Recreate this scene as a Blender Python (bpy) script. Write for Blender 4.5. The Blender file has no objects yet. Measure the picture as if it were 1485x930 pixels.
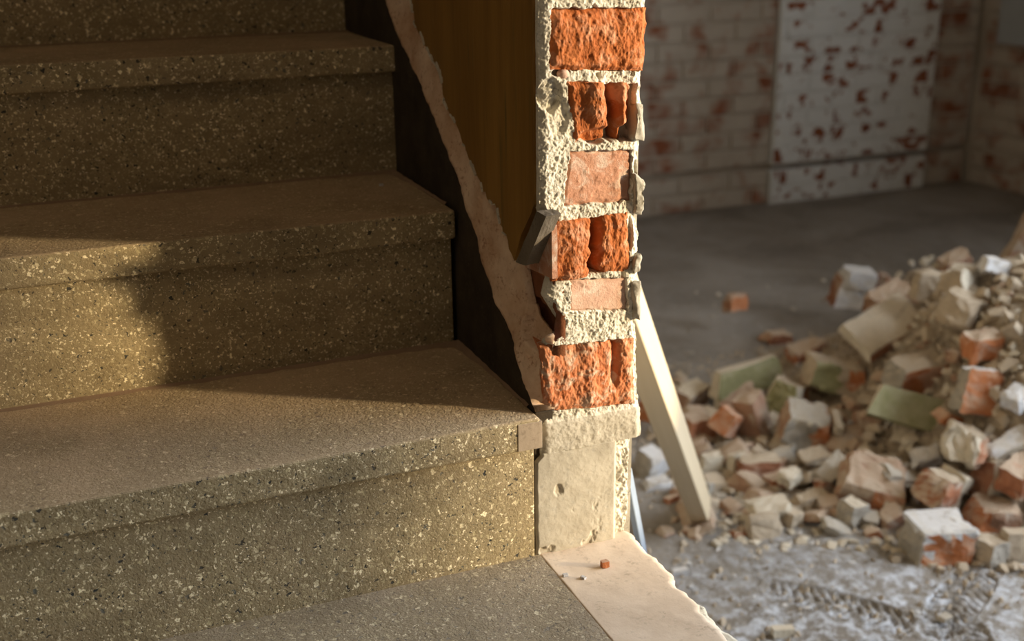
import bpy, bmesh, math, random
import numpy as np
from mathutils import Vector, Matrix, Euler

scn = bpy.context.scene
COL = scn.collection
PI = math.pi
rnd = random.Random(7)

# ------------------------------------------------------------------ camera
CAM = np.array([-0.4666, -1.0733, 0.6895]); FPX = 1651.23
YAW, PITCH, ROLL = 0.3822, 0.3301, -0.0139
fw = np.array([math.sin(YAW)*math.cos(PITCH), math.cos(YAW)*math.cos(PITCH), -math.sin(PITCH)])
r0 = np.array([math.cos(YAW), -math.sin(YAW), 0.0]); u0 = np.cross(r0, fw)
rr = r0*math.cos(ROLL)+u0*math.sin(ROLL); uu = -r0*math.sin(ROLL)+u0*math.cos(ROLL)
cam = bpy.data.objects.new('camera', bpy.data.cameras.new('camera'))
COL.objects.link(cam); scn.camera = cam
mw = Matrix.Identity(4)
for i in range(3):
    mw[i][0] = rr[i]; mw[i][1] = uu[i]; mw[i][2] = -fw[i]; mw[i][3] = CAM[i]
cam.matrix_world = mw
cam.data.sensor_width = 36; cam.data.lens = FPX/1485*36
cam.data.clip_start = .05; cam.data.clip_end = 60
cam.data.dof.use_dof = True; cam.data.dof.focus_distance = 1.22; cam.data.dof.aperture_fstop = 4.2

# ------------------------------------------------------------------ world, sun, window light, exposure
wd = bpy.data.worlds.new('world'); scn.world = wd; wd.use_nodes = True
wb = wd.node_tree.nodes['Background']; wb.inputs[0].default_value = (.55, .68, .9, 1); wb.inputs[1].default_value = .6
AZ = math.atan2(.250, -.398); EL = math.radians(8.5)
sl = bpy.data.lights.new('sun', 'SUN'); sl.energy = 7.8; sl.color = (1, .78, .47); sl.angle = .06
sun = bpy.data.objects.new('sun', sl); COL.objects.link(sun)
sd = Vector((math.cos(AZ)*math.cos(EL), math.sin(AZ)*math.cos(EL), -math.sin(EL)))
sun.rotation_euler = sd.to_track_quat('-Z', 'Y').to_euler(); sun.location = (2.2, -1.5, 1.2)

def area(name, loc, aim, sx, sy, power, col):
    l = bpy.data.lights.new(name, 'AREA'); l.shape = 'RECTANGLE'; l.size = sx; l.size_y = sy; l.energy = power; l.color = col
    o = bpy.data.objects.new(name, l); COL.objects.link(o); o.location = loc
    o.rotation_euler = Vector(aim).to_track_quat('-Z', 'Y').to_euler(); return o
WX = 2.5                                                    # unseen near right wall with the window, brought close so its light falls off
WIN_Y0, WIN_Y1, WIN_Z0, WIN_Z1 = -1.70, .45, .28, 1.95
area('window_daylight', (WX+.16, (WIN_Y0+WIN_Y1)/2, (WIN_Z0+WIN_Z1)/2), (-1, 0, 0), WIN_Y1-WIN_Y0, WIN_Z1-WIN_Z0, 170, (.84, .92, 1))
FWY0, FWY1, FWZ0, FWZ1 = 1.12, 1.72, .35, 1.75              # unseen second opening, added in the far right wall to brighten the back
area('added_back_fill', (3.78+.14, (FWY0+FWY1)/2, (FWZ0+FWZ1)/2), (-1, 0, 0), FWY1-FWY0, FWZ1-FWZ0, 15, (.85, .93, 1))
fill_light = bpy.data.lights.new('added_stair_fill', 'AREA'); fill_light.shape = 'DISK'; fill_light.size = .3; fill_light.energy = 2.3; fill_light.color = (1, .72, .4)  # warm fill added above the stairs, no fitting known there
lo = bpy.data.objects.new('added_stair_fill', fill_light); COL.objects.link(lo); lo.location = (-1.0, -.6, 2.24)
scn.view_settings.view_transform = 'Standard'; scn.view_settings.look = 'None'
scn.view_settings.gamma = 1; scn.view_settings.use_curve_mapping = False; scn.view_settings.exposure = 0.0
scn.cycles.max_bounces = 8; scn.cycles.diffuse_bounces = 5
scn.cycles.use_denoising = True; scn.cycles.sample_clamp_indirect = 4

# ------------------------------------------------------------------ measuring helpers
def at(px, py, x=None, y=None, z=None):
    R = fw*FPX + rr*(px-742.5) - uu*(py-465)
    k = (x-CAM[0])/R[0] if x is not None else (y-CAM[1])/R[1] if y is not None else (z-CAM[2])/R[2]
    return CAM + k*R

def _h(ix, iy, iz, s):
    with np.errstate(over='ignore'):
        n = (ix.astype(np.int64)*374761393 + iy.astype(np.int64)*668265263 + iz.astype(np.int64)*2147483647 + s*974634777).astype(np.uint32)
        n = (n ^ (n >> np.uint32(13)))*np.uint32(1274126177); n = n ^ (n >> np.uint32(16))
    return n.astype(np.float64)/4294967295.0
def vn(x, y, z=0.0, s=0):
    x = np.asarray(x, float); y = np.asarray(y, float); z = np.asarray(z, float)+0*x
    x, y, z = np.broadcast_arrays(x, y, z)
    ix, iy, iz = np.floor(x), np.floor(y), np.floor(z); fx, fy, fz = x-ix, y-iy, z-iz
    q = lambda t: t*t*(3-2*t)
    fx, fy, fz = q(fx), q(fy), q(fz); o = 0
    for a in (0, 1):
        for b in (0, 1):
            for c in (0, 1):
                o = o + _h(ix+a, iy+b, iz+c, s)*(fx if a else 1-fx)*(fy if b else 1-fy)*(fz if c else 1-fz)
    return o*2-1
def fbm(x, y, z=0.0, o=4, s=0, g=.5):
    v = 0; a = 1; t = 0
    for i in range(o):
        v = v + a*vn(np.asarray(x)*2**i, np.asarray(y)*2**i, np.asarray(z)*2**i, s+i*17); t += a; a *= g
    return v/t
def sst(a, b, x):
    t = np.clip((x-a)/(b-a), 0, 1); return t*t*(3-2*t)

# ------------------------------------------------------------------ materials
class MT:
    def __init__(s, name, rough=.9):
        s.m = bpy.data.materials.new(name); s.m.use_nodes = True; s.t = s.m.node_tree; s.N = s.t.nodes
        s.b = s.N['Principled BSDF']; s.b.inputs['Roughness'].default_value = rough
        s.b.inputs['Specular IOR Level'].default_value = .25
    def n(s, typ, ins=None, **kw):
        x = s.N.new(typ)
        for k, v in kw.items(): setattr(x, k, v)
        for k, v in (ins or {}).items(): s.put(x.inputs[k], v)
        return x
    def put(s, sock, v):
        if isinstance(v, bpy.types.NodeSocket): s.t.links.new(v, sock)
        elif isinstance(v, (tuple, list)) and sock.type == 'RGBA' and len(v) == 3: sock.default_value = (*v, 1)
        else: sock.default_value = v
    def pos(s): return s.n('ShaderNodeNewGeometry').outputs['Position']
    def obj(s, off=True):
        o = s.n('ShaderNodeTexCoord').outputs['Object']
        if not off: return o
        r = s.n('ShaderNodeObjectInfo').outputs['Random']
        k = s.n('ShaderNodeMath', {0: r, 1: 37.0}, operation='MULTIPLY').outputs[0]
        return s.n('ShaderNodeVectorMath', {0: o, 1: k}, operation='ADD').outputs[0]
    def rand(s): return s.n('ShaderNodeObjectInfo').outputs['Random']
    def nz(s):
        g = s.n('ShaderNodeNewGeometry').outputs['Normal']
        return s.n('ShaderNodeSeparateXYZ', {0: g}).outputs[2]
    def scl(s, v, x, y, z): return s.n('ShaderNodeVectorMath', {0: v, 1: (x, y, z)}, operation='MULTIPLY').outputs[0]
    def noise(s, v, sc, det=4, ro=.55, dist=0.0):
        return s.n('ShaderNodeTexNoise', {'Vector': v, 'Scale': sc, 'Detail': det, 'Roughness': ro, 'Distortion': dist}).outputs[0]
    def vor(s, v, sc, feature='F1', rn=1.0):
        x = s.n('ShaderNodeTexVoronoi', {'Vector': v, 'Scale': sc, 'Randomness': rn}, feature=feature); return x.outputs
    def rng(s, v, a, b, c=0.0, d=1.0):
        return s.n('ShaderNodeMapRange', {0: v, 1: a, 2: b, 3: c, 4: d}).outputs[0]
    def mth(s, op, a, b=0.0): return s.n('ShaderNodeMath', {0: a, 1: b}, operation=op).outputs[0]
    def ramp(s, v, stops, mode='LINEAR'):
        r = s.n('ShaderNodeValToRGB', {0: v}); e = r.color_ramp.elements; r.color_ramp.interpolation = mode
        while len(e) < len(stops): e.new(.5)
        for el, (p, c) in zip(e, stops): el.position = p; el.color = (*c, 1)
        return r.outputs[0]
    def mix(s, f, a, b, mode='MIX'):
        x = s.n('ShaderNodeMix', data_type='RGBA', blend_type=mode)
        s.put(x.inputs[0], f); s.put(x.inputs[6], a); s.put(x.inputs[7], b); return x.outputs[2]
    def bump(s, h, st=.5, d=.002, prev=None):
        i = {'Height': h, 'Strength': st, 'Distance': d}
        if prev is not None: i['Normal'] = prev
        return s.n('ShaderNodeBump', i).outputs[0]
    def done(s, col, nrm=None, rough=None):
        s.put(s.b.inputs['Base Color'], col)
        if nrm is not None: s.put(s.b.inputs['Normal'], nrm)
        if rough is not None: s.put(s.b.inputs['Roughness'], rough)
        return s.m

def terrazzo(name, dust=(.34, .25, .17), top=.7, side=.12, top_lo=.35, top_hi=.6, bright=1.36):
    m = MT(name, .8); p = m.pos()
    wob = m.n('ShaderNodeVectorMath', {0: p, 1: m.scl(m.n('ShaderNodeTexNoise', {'Vector': p, 'Scale': 210.0, 'Detail': 2.0}).outputs[1], .012, .012, .012)}, operation='ADD').outputs[0]
    V = m.vor(wob, 185); S = m.vor(wob, 380)
    c1 = m.n('ShaderNodeSeparateColor', {0: V['Color']}).outputs; c2 = m.n('ShaderNodeSeparateColor', {0: S['Color']}).outputs
    k = bright
    mat_c = m.mix(m.noise(p, 35, 5), (.165*k, .125*k, .066*k), (.33*k, .262*k, .15*k))
    big = m.ramp(c1[0], [(0, (.035, .038, .036)), (.11, (.24*k, .195*k, .115*k)), (.38, (.40*k, .33*k, .19*k)), (.60, (.56*k, .475*k, .30*k)), (.80, (.78*k, .68*k, .46*k)), (.93, (.14, .135, .11))], 'CONSTANT')
    sm = m.ramp(c2[1], [(0, (.05, .05, .045)), (.13, (.22*k, .178*k, .10*k)), (.5, (.44*k, .365*k, .22*k)), (.78, (.76*k, .66*k, .46*k))], 'CONSTANT')
    thr = m.rng(c1[1], 0, 1, .08, .48)
    bm_ = m.mth('LESS_THAN', V['Distance'], thr)
    sm_ = m.mth('LESS_THAN', S['Distance'], m.rng(c2[0], 0, 1, .05, .5))
    col = m.mix(sm_, mat_c, sm); col = m.mix(bm_, col, big)
    # dust and grime that settled on the surface
    n1 = m.noise(p, 5.5, 6, .6, .4)
    z = m.rng(m.nz(), .55, .9)
    ft = m.mth('MULTIPLY', z, m.rng(n1, top_lo, top_hi, top*.55, top))
    fs = m.mth('MULTIPLY', m.rng(m.noise(p, 9, 5), .4, .75), side)
    col = m.mix(m.rng(m.noise(m.scl(p, .6, 1, 2.2), 6.5, 6, .65, .8), .48, .66, 0, .42), col, (.13, .095, .05))     # old brown grime in patches
    f = m.mth('MAXIMUM', ft, fs)
    dc = m.mix(m.noise(p, 14, 6, .65), tuple(c*.72 for c in dust), tuple(c*1.15 for c in dust))
    col = m.mix(f, col, dc)
    nb = m.bump(V['Distance'], .35, .0015); nb = m.bump(m.noise(p, 420, 3), .35, .0012, nb)
    return m.done(col, nb)

M = {}
M['terrazzo'] = terrazzo('terrazzo', top=.74, dust=(.66, .48, .31), top_lo=.40, top_hi=.62)
M['terrazzo_landing'] = terrazzo('terrazzo_landing', dust=(.5, .41, .32), top=.50, side=.3, top_lo=.47, top_hi=.62, bright=.95)

def mk_cement(name, a, b, sp, scale=1.0, bump=.6, spk=.5):
    m = MT(name, .95); p = m.pos()
    col = m.mix(m.rng(m.noise(p, 22*scale, 6, .62), .35, .68), a, b)
    gr = m.rng(m.noise(p, 300*scale, 3, .7), .52, .62)
    lg = m.rng(m.noise(p, 70*scale, 4, .6), .47, .64)
    col = m.mix(m.mth('MULTIPLY', m.mth('MULTIPLY', gr, lg), spk), col, sp)
    nb = m.bump(m.noise(p, 420*scale, 4, .7), bump, .0016)
    return m.done(col, nb)
M['mortar'] = mk_cement('mortar', (.50, .455, .365), (.74, .69, .58), (.21, .20, .17), 1, .55, .9)
M['cement'] = mk_cement('cement', (.38, .34, .27), (.52, .47, .38), (.24, .24, .22), .6, .3, .4)
M['border'] = mk_cement('border_cement', (.62, .48, .35), (.74, .60, .46), (.25, .18, .11), .45, .15, .35)
M['end_patch'] = mk_cement('end_patch', (.36, .28, .20), (.46, .36, .26), (.2, .15, .1), .5, .2, .5)
M['strip'] = mk_cement('strip_plaster', (.54, .33, .20), (.80, .62, .46), (.30, .12, .06), .7, .6, .7)
M['flake'] = mk_cement('grey_plaster', (.30, .27, .21), (.44, .40, .33), (.16, .15, .13), .8, .5, .7)
M['flake_shade'] = mk_cement('shaded_grey_plaster', (.135, .11, .08), (.21, .175, .13), (.08, .07, .05), .8, .5, .7)  # grey plaster on the unlit side, its shade put into the colour
M['core'] = mk_cement('brick_core', (.20, .07, .03), (.28, .11, .05), (.10, .04, .02), 1, .6, .5)

def mk_brick(name, a, b, dark, pale, fpale, stretch=1.0):
    m = MT(name, .95); p = m.pos(); q = m.scl(p, 1, 1, stretch)
    col = m.mix(m.rng(m.noise(q, 60, 6, .65), .32, .68), a, b)
    col = m.mix(m.rng(m.noise(q, 160, 4, .7), .58, .72, 0, .75), col, dark)
    col = m.mix(m.mth('MULTIPLY', m.rng(m.noise(p, 48, 6, .7, .6), .49, .64), fpale), col, pale)
    nb = m.bump(m.noise(q, 260, 5, .7), .7, .0018)
    return m.done(col, nb)
M['brick_rough'] = mk_brick('broken_brick', (.33, .088, .022), (.44, .145, .045), (.32, .085, .03), (.72, .45, .3), .35, .55)
M['brick_dusty'] = mk_brick('broken_dusty_brick', (.43, .125, .043), (.53, .215, .10), (.36, .1, .035), (.56, .43, .32), .95, .6)
M['brick_smooth'] = mk_brick('smooth_brick', (.42, .20, .12), (.50, .26, .165), (.35, .15, .09), (.62, .50, .41), .8, 1)
M['brick_pale'] = mk_brick('pale_smeared_brick', (.55, .33, .24), (.62, .42, .32), (.44, .24, .16), (.66, .54, .44), .9, 1)

m = MT('brown_paint', .42); p = m.pos(); q = m.scl(p, 1, 1, .12)
c = m.mix(m.rng(m.noise(q, 26, 6, .6), .3, .7), (.20, .098, .021), (.33, .178, .042))
c = m.mix(m.rng(m.noise(m.scl(p, 1, 1, .08), 70, 4, .6), .58, .75, 0, .65), c, (.10, .085, .03))
M['brown_paint'] = m.done(c, m.bump(m.noise(q, 120, 3), .25, .001))
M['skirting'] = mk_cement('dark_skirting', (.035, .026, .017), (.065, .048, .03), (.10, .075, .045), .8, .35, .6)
m = MT('pink_dust', 1); p = m.pos()
M['dust'] = m.done(m.mix(m.noise(p, 40, 5), (.27, .175, .11), (.36, .25, .17)), m.bump(m.noise(p, 300, 4), .4, .001))

def mk_wall_brick(name, wash1, wash2, lo, hi, sc=9.0):
    m = MT(name, .95); p = m.pos()
    red = m.mix(m.noise(p, 14, 4), (.17, .052, .022), (.28, .095, .038))
    red = m.mix(m.rng(m.rand(), .0, 1.0, 0, .35), red, (.12, .045, .03))
    wash = m.mix(m.noise(p, 5, 6, .65), wash1, wash2)
    n = m.noise(p, sc, 5, .55, .3)
    k = m.mth('ADD', n, m.rng(m.rand(), 0, 1, -.02, .02))
    col = m.mix(m.rng(k, lo, hi), wash, red)
    return m.done(col, m.bump(m.noise(p, 60, 4), .4, .004))
M['wall_dirty'] = mk_wall_brick('lime_dirty_wall_brick', (.30, .25, .20), (.46, .40, .34), .47, .66, 8.0)
M['wall_white'] = mk_wall_brick('limewashed_wall_brick', (.52, .52, .51), (.68, .68, .68), .535, .575, 15.0)
M['wall_mortar'] = mk_cement('wall_mortar', (.30, .25, .20), (.42, .36, .30), (.16, .13, .1), .12, .4, .4)
M['wall_mortar_white'] = mk_cement('wall_mortar_white', (.50, .50, .49), (.64, .64, .63), (.2, .19, .18), .12, .4, .4)
M['plain_wall'] = mk_cement('plain_plaster', (.40, .36, .30), (.48, .43, .36), (.25, .22, .18), .1, .3, .3)
M['dim_wall'] = mk_cement('dim_plaster', (.17, .13, .09), (.23, .18, .125), (.1, .08, .06), .1, .3, .3)  # darkened on unseen walls and ceiling to cut bounce light on the stairs
M['panel'] = mk_cement('grey_panel', (.30, .31, .32), (.36, .37, .38), (.25, .25, .26), .1, .1, .2)

m = MT('dusty_floor', 1); p = m.pos()
n1 = m.noise(p, 2.4, 7, .62, .5); n2 = m.noise(p, 30, 7, .74, .15); n3 = m.noise(p, 75, 5, .7)
c = m.mix(m.rng(n1, .38, .62), (.20, .17, .14), (.31, .275, .24))
sx = m.n('ShaderNodeSeparateXYZ', {0: p}).outputs
near = m.rng(m.mth('ADD', sx[1], m.rng(n1, 0, 1, -.5, .5)), .34, .80, 1, .05)         # white plaster dust was trodden about here
c = m.mix(m.mth('MULTIPLY', m.rng(n2, .45, .61), near), c, (.55, .56, .60))
c = m.mix(m.rng(n3, .60, .70, 0, .6), c, (.62, .58, .53))
M['floor'] = m.done(c, m.bump(n3, .8, .006, m.bump(n2, .5, .02)))

def mk_rub(name, a, b, dust, fdust, sp=None, bump=.8, smear=0.0):
    m = MT(name, .95); o = m.obj()
    col = m.mix(m.rng(m.noise(o, 22, 5, .6), .3, .7), a, b)
    if sp: col = m.mix(m.rng(m.noise(o, 60, 4, .7), .55, .66, 0, .8), col, sp)
    col = m.mix(m.rng(m.rand(), 0, 1, 0, .3), col, tuple(x*.7 for x in a))
    if smear: col = m.mix(m.mth('MULTIPLY', m.rng(m.noise(o, 17, 6, .62, .5), .52, .58), smear), col, m.mix(m.noise(o, 70, 4), (.46, .40, .32), (.62, .56, .47)))
    col = m.mix(m.rng(m.noise(o, 95, 5, .7), .3, .7, 0, .45), col, tuple(c_*.55 for c_ in a))
    f = m.mth('MULTIPLY', m.rng(m.mth('ADD', m.nz(), m.rng(m.noise(o, 30, 5, .6), .25, .75, -.55, .55)), .2, .75), fdust)
    col = m.mix(f, col, dust)
    return m.done(col, m.bump(m.noise(o, 160, 4, .7), bump, .003))
M['r_brick'] = mk_rub('rubble_brick', (.36, .14, .07), (.46, .21, .12), (.44, .34, .25), .9, (.3, .09, .04), smear=.8)
M['r_orange'] = mk_rub('rubble_orange_brick', (.46, .16, .06), (.55, .235, .11), (.48, .36, .26), .55, (.45, .13, .05), smear=.45)
M['r_dustybrick'] = mk_rub('rubble_dusty_brick', (.31, .175, .115), (.42, .265, .18), (.40, .305, .22), .8, (.45, .2, .11), smear=.7)
M['r_dark'] = mk_rub('rubble_dark_brick', (.25, .10, .055), (.34, .16, .09), (.36, .27, .19), .6, smear=.4)
M['r_cream'] = mk_rub('rubble_plaster', (.54, .475, .375), (.68, .61, .49), (.48, .39, .29), .6, (.42, .37, .3))
M['r_white'] = mk_rub('rubble_white_plaster', (.58, .58, .60), (.70, .70, .73), (.54, .47, .39), .45, (.42, .39, .36), smear=.55)
M['r_mortar'] = mk_rub('rubble_mortar', (.40, .32, .235), (.54, .45, .345), (.42, .33, .235), .65, (.34, .28, .21), .8)
M['r_grey'] = mk_rub('rubble_grey_plaster', (.33, .295, .25), (.42, .38, .325), (.42, .355, .28), .55)
M['r_green'] = mk_rub('rubble_green_paint', (.25, .24, .12), (.31, .295, .16), (.46, .41, .31), .3, None, .15)
m = MT('pile_dirt', 1); p = m.pos()
c = m.mix(m.rng(m.noise(p, 26, 6, .7), .35, .65), (.19, .14, .10), (.44, .36, .27))
c = m.mix(m.rng(m.noise(p, 80, 4, .7), .58, .68, 0, .8), c, (.62, .56, .48))
M['dirt'] = m.done(c, m.bump(m.noise(p, 90, 5, .7), .9, .01))
m = MT('planed_wood', .7); o = m.obj(False)
c = m.mix(m.noise(m.scl(o, 30, 30, 1.2), 3, 5, .6), (.50, .39, .25), (.64, .53, .37))
M['wood'] = m.done(c, m.bump(m.noise(m.scl(o, 60, 60, 2), 4, 3), .2, .001))
m = MT('bluish_board', .6); p = m.pos()
M['blue_board'] = m.done(m.mix(m.noise(p, 30, 4), (.20, .245, .31), (.27, .315, .38)))

# ------------------------------------------------------------------ object helpers
def link(o, parent=None):
    COL.objects.link(o)
    if parent is not None: o.parent = parent
    return o
def tag(o, label=None, cat=None, group=None, kind=None):
    for k, v in (('label', label), ('category', cat), ('group', group), ('kind', kind)):
        if v: o[k] = v
    return o
def empty(name, loc=(0, 0, 0), rot=(0, 0, 0)):
    o = bpy.data.objects.new(name, None); o.location = loc; o.rotation_euler = rot; o.empty_display_size = .05
    return link(o)
def mesh(name, verts, faces, mat, parent=None, smooth=False):
    me = bpy.data.meshes.new(name); me.from_pydata([tuple(map(float, v)) for v in verts], [], faces)
    for x in (mat if isinstance(mat, (list, tuple)) else [mat]): me.materials.append(M[x])
    if smooth: me.polygons.foreach_set('use_smooth', [True]*len(me.polygons))
    me.update(); return link(bpy.data.objects.new(name, me), parent)
def frombm(name, bm, mat, parent=None, smooth=False):
    me = bpy.data.meshes.new(name)
    bmesh.ops.recalc_face_normals(bm, faces=bm.faces)
    bm.to_mesh(me); bm.free()
    for x in (mat if isinstance(mat, (list, tuple)) else [mat]): me.materials.append(M[x])
    if smooth: me.polygons.foreach_set('use_smooth', [True]*len(me.polygons))
    return link(bpy.data.objects.new(name, me), parent)
def box_bm(x0, x1, y0, y1, z0, z1, bev=0.0, seg=2):
    bm = bmesh.new(); bmesh.ops.create_cube(bm, size=1)
    for v in bm.verts: v.co = Vector(((x0+x1)/2+v.co.x*(x1-x0), (y0+y1)/2+v.co.y*(y1-y0), (z0+z1)/2+v.co.z*(z1-z0)))
    if bev: bmesh.ops.bevel(bm, geom=list(bm.edges), offset=bev, segments=seg, affect='EDGES', profile=.5)
    return bm
def box(name, x0, x1, y0, y1, z0, z1, mat, parent=None, bev=0.0): return frombm(name, box_bm(x0, x1, y0, y1, z0, z1, bev), mat, parent)
def sheet(name, X, Y, Z, mat, parent=None, back=None, smooth=True, xlo=.0015):
    """grid of points (ny, nx); with back=(axis, value) the border is carried back to a plane so the piece has thickness"""
    ny, nx = X.shape; V = np.stack([X, Y, Z], -1).reshape(-1, 3)
    i = np.arange(ny*nx).reshape(ny, nx)
    F = np.stack([i[:-1, :-1], i[:-1, 1:], i[1:, 1:], i[1:, :-1]], -1).reshape(-1, 4)
    if back is not None:
        ring = np.concatenate([i[0, :], i[1:, -1], i[-1, -2::-1], i[-2:0:-1, 0]])
        B = V[ring].copy(); B[:, back[0]] = back[1]; n0 = len(V); k = len(ring)
        if back[0] == 1: B[:, 0] = np.clip(B[:, 0], xlo, .1185)
        V = np.concatenate([V, B]); a = np.arange(k); b = (a+1) % k
        F = np.concatenate([F, np.stack([ring[b], ring[a], n0+a, n0+b], -1)])
    me = bpy.data.meshes.new(name); me.vertices.add(len(V)); me.vertices.foreach_set('co', V.ravel())
    me.loops.add(F.size); me.loops.foreach_set('vertex_index', F.ravel().astype(np.int32))
    me.polygons.add(len(F)); me.polygons.foreach_set('loop_start', np.arange(0, F.size, 4, dtype=np.int32))
    me.materials.append(M[mat]); me.update(calc_edges=True); me.validate()
    if smooth: me.polygons.foreach_set('use_smooth', [True]*len(me.polygons))
    return link(bpy.data.objects.new(name, me), parent)
def struct(o): o['kind'] = 'structure'; return o

# ------------------------------------------------------------------ measured sizes
H, D, NOSE, TH = .18, .2552, .0145, .0368
ZF = -.54; YB = 3.331; XR = 3.78; CEIL = 2.3
XL = -1.55

# ------------------------------------------------------------------ room shell
def axis(a, lo, hi, b, coarse, fine):
    return np.concatenate([np.arange(a, lo, coarse), np.arange(lo, hi, fine), np.linspace(hi, b, max(2, int((b-hi)/coarse)))])
gx = axis(-1.6, .42, 1.42, XR+.06, .05, .0035); gy = axis(-3.25, .12, .62, YB+.06, .05, .0035)
FX, FY = np.meshgrid(gx, gy)
FZ = ZF + .010*fbm(FX*4, FY*4, 0, 4, 3)*sst(3.3, 2.6, FY) + .003*fbm(FX*40, FY*40, 0, 3, 5)
for (fx, fy, fa, L) in [(1.02, .36, .5, .29), (.80, .44, -.9, .28), (1.16, .20, .2, .29), (.70, .30, -.3, .27), (.93, .21, 1.1, .27)]:   # boot prints pressed into the dust
    lx = (FX-fx)*math.cos(fa)+(FY-fy)*math.sin(fa); ly = -(FX-fx)*math.sin(fa)+(FY-fy)*math.cos(fa)
    wdt = .045*(1-.25*sst(-.03, -.09, lx))
    inside = sst(1.1, .9, (lx/(L/2))**4+(ly/wdt)**4)
    bars = np.sign(np.sin((lx+np.abs(ly)*.7)*2*PI/.021))*.5+.5
    bars2 = sst(.2, .6, np.sin(ly*2*PI/.03)*.5+.5)
    FZ = FZ - inside*(.003+.009*bars*np.maximum(bars2, .4)) + .003*np.exp(-((np.abs((lx/(L/2))**4+(ly/wdt)**4)-1.2)/.35)**2)
struct(sheet('floor', FX, FY, FZ, 'floor'))
struct(box('ceiling', XL-.1, XR+.12, -3.3, YB+.12, CEIL, CEIL+.1, 'dim_wall'))
struct(box('wall_front', XL-.1, WX+.14, -3.3, -3.2, ZF, CEIL, 'dim_wall'))
struct(box('wall_left', XL-.1, XL-.004, -3.2, YB, ZF, CEIL, 'dim_wall'))
bm = bmesh.new()
for (a, b, c, d_) in [(-3.2, WIN_Y0, ZF, CEIL), (WIN_Y1, .95, ZF, CEIL), (WIN_Y0, WIN_Y1, ZF, WIN_Z0), (WIN_Y0, WIN_Y1, WIN_Z1, CEIL)]:
    t = box_bm(WX, WX+.14, a, b, c, d_); me = bpy.data.meshes.new('t'); t.to_mesh(me); t.free(); bm.from_mesh(me); bpy.data.meshes.remove(me)
struct(frombm('wall_right_front', bm, 'plain_wall'))
struct(box('wall_right_return', WX, XR, .95, 1.05, ZF, CEIL, 'plain_wall'))

# back wall and far right wall: brick courses, limewashed or dirty
def quick_brick_mesh(w, d, h, mat, seed):
    b = box_bm(-w/2, w/2, -d/2, d/2, -h/2, h/2, .004, 1); g = random.Random(seed)
    for v in b.verts: v.co += Vector((g.uniform(-1, 1)*.0015, g.uniform(-1, 1)*.0015, g.uniform(-1, 1)*.0015))
    me = bpy.data.meshes.new('wall_brick'); bmesh.ops.recalc_face_normals(b, faces=b.faces); b.to_mesh(me); b.free(); me.materials.append(M[mat]); return me
def brick_wall(parent, a0, a1, z0, z1, place, mats, split=None, skip_z=None):
    pw, ph = .262, .0815; zz = z0; row = 0
    pool = {}
    while zz < z1:
        gap = .03 if row == 2 else .010
        a = a0 - (pw/2 if row % 2 else 0)
        while a < a1:
            s, e = max(a, a0), min(a+pw-.010, a1)
            parts = [(s, e)]
            for sp in (split or ()):
                parts = [w for (a_, b_) in parts for w in (((a_, sp-.004), (sp+.004, b_)) if a_ < sp < b_ else ((a_, b_),))]
            for (s, e) in parts:
                if e-s < .025: continue
                mt = mats(.5*(s+e)); key = (round(e-s, 3), mt)
                if key not in pool: pool[key] = [quick_brick_mesh(e-s, .05, ph-.010, mt, len(pool)*3+k) for k in range(3)]
                o = bpy.data.objects.new('brick', rnd.choice(pool[key])); link(o, parent)
                place(o, .5*(s+e), zz+(ph-.010)/2, mt)
                zz_pl = row < 2
            a += pw
        zz += ph + (.022 if row == 1 else 0); row += 1
wb_ = struct(box('wall_back', XL-.1, XR+.12, YB+.035, YB+.12, ZF, CEIL, 'wall_mortar'))
PS, PE = 2.605, 3.50                                         # the paler breast of the wall
def pl_back(o, a, z, mt): o.location = (a, YB+.030-(.022 if mt == 'wall_white' else 0)-rnd.uniform(0, .003), z)
brick_wall(wb_, .95, XR-.02, ZF+.005, .62, pl_back, lambda a: 'wall_white' if PS < a < PE else 'wall_dirty', (PS, PE))
for (za, zb) in ((ZF, ZF+.158), (ZF+.186, .62)):                # the course joint that runs open along the wall
    box('mortar_bed', PS, PE, YB-.0165, YB+.04, za, zb, 'wall_mortar_white', wb_)
    box('mortar_bed', .95, PS-.002, YB+.011, YB+.04, za, zb, 'wall_mortar', wb_); box('mortar_bed', PE+.002, XR, YB+.011, YB+.04, za, zb, 'wall_mortar', wb_)
bm = bmesh.new()
for (a, b, c, d_) in [(1.0, FWY0, ZF, CEIL), (FWY1, YB+.05, ZF, CEIL), (FWY0, FWY1, ZF, FWZ0), (FWY0, FWY1, FWZ1, CEIL)]:
    t = box_bm(XR+.012, XR+.12, a, b, c, d_); me = bpy.data.meshes.new('t'); t.to_mesh(me); t.free(); bm.from_mesh(me); bpy.data.meshes.remove(me)
wr_ = struct(frombm('wall_right', bm, 'wall_mortar'))
def pl_right(o, a, z, mt): o.location = (XR+.03-rnd.uniform(0, .006), a, z); o.rotation_euler = (0, 0, PI/2)
brick_wall(wr_, 1.9, YB-.03, ZF+.005, .62, pl_right, lambda a: 'wall_dirty')
pa = at(1452, 62, x=XR)
tag(box('wall_panel', XR-.035, XR+.004, pa[1]-.45, pa[1], pa[2], pa[2]+.55, 'panel', bev=.004), 'smooth grey panel fixed high on the far right wall', 'panel')

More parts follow.
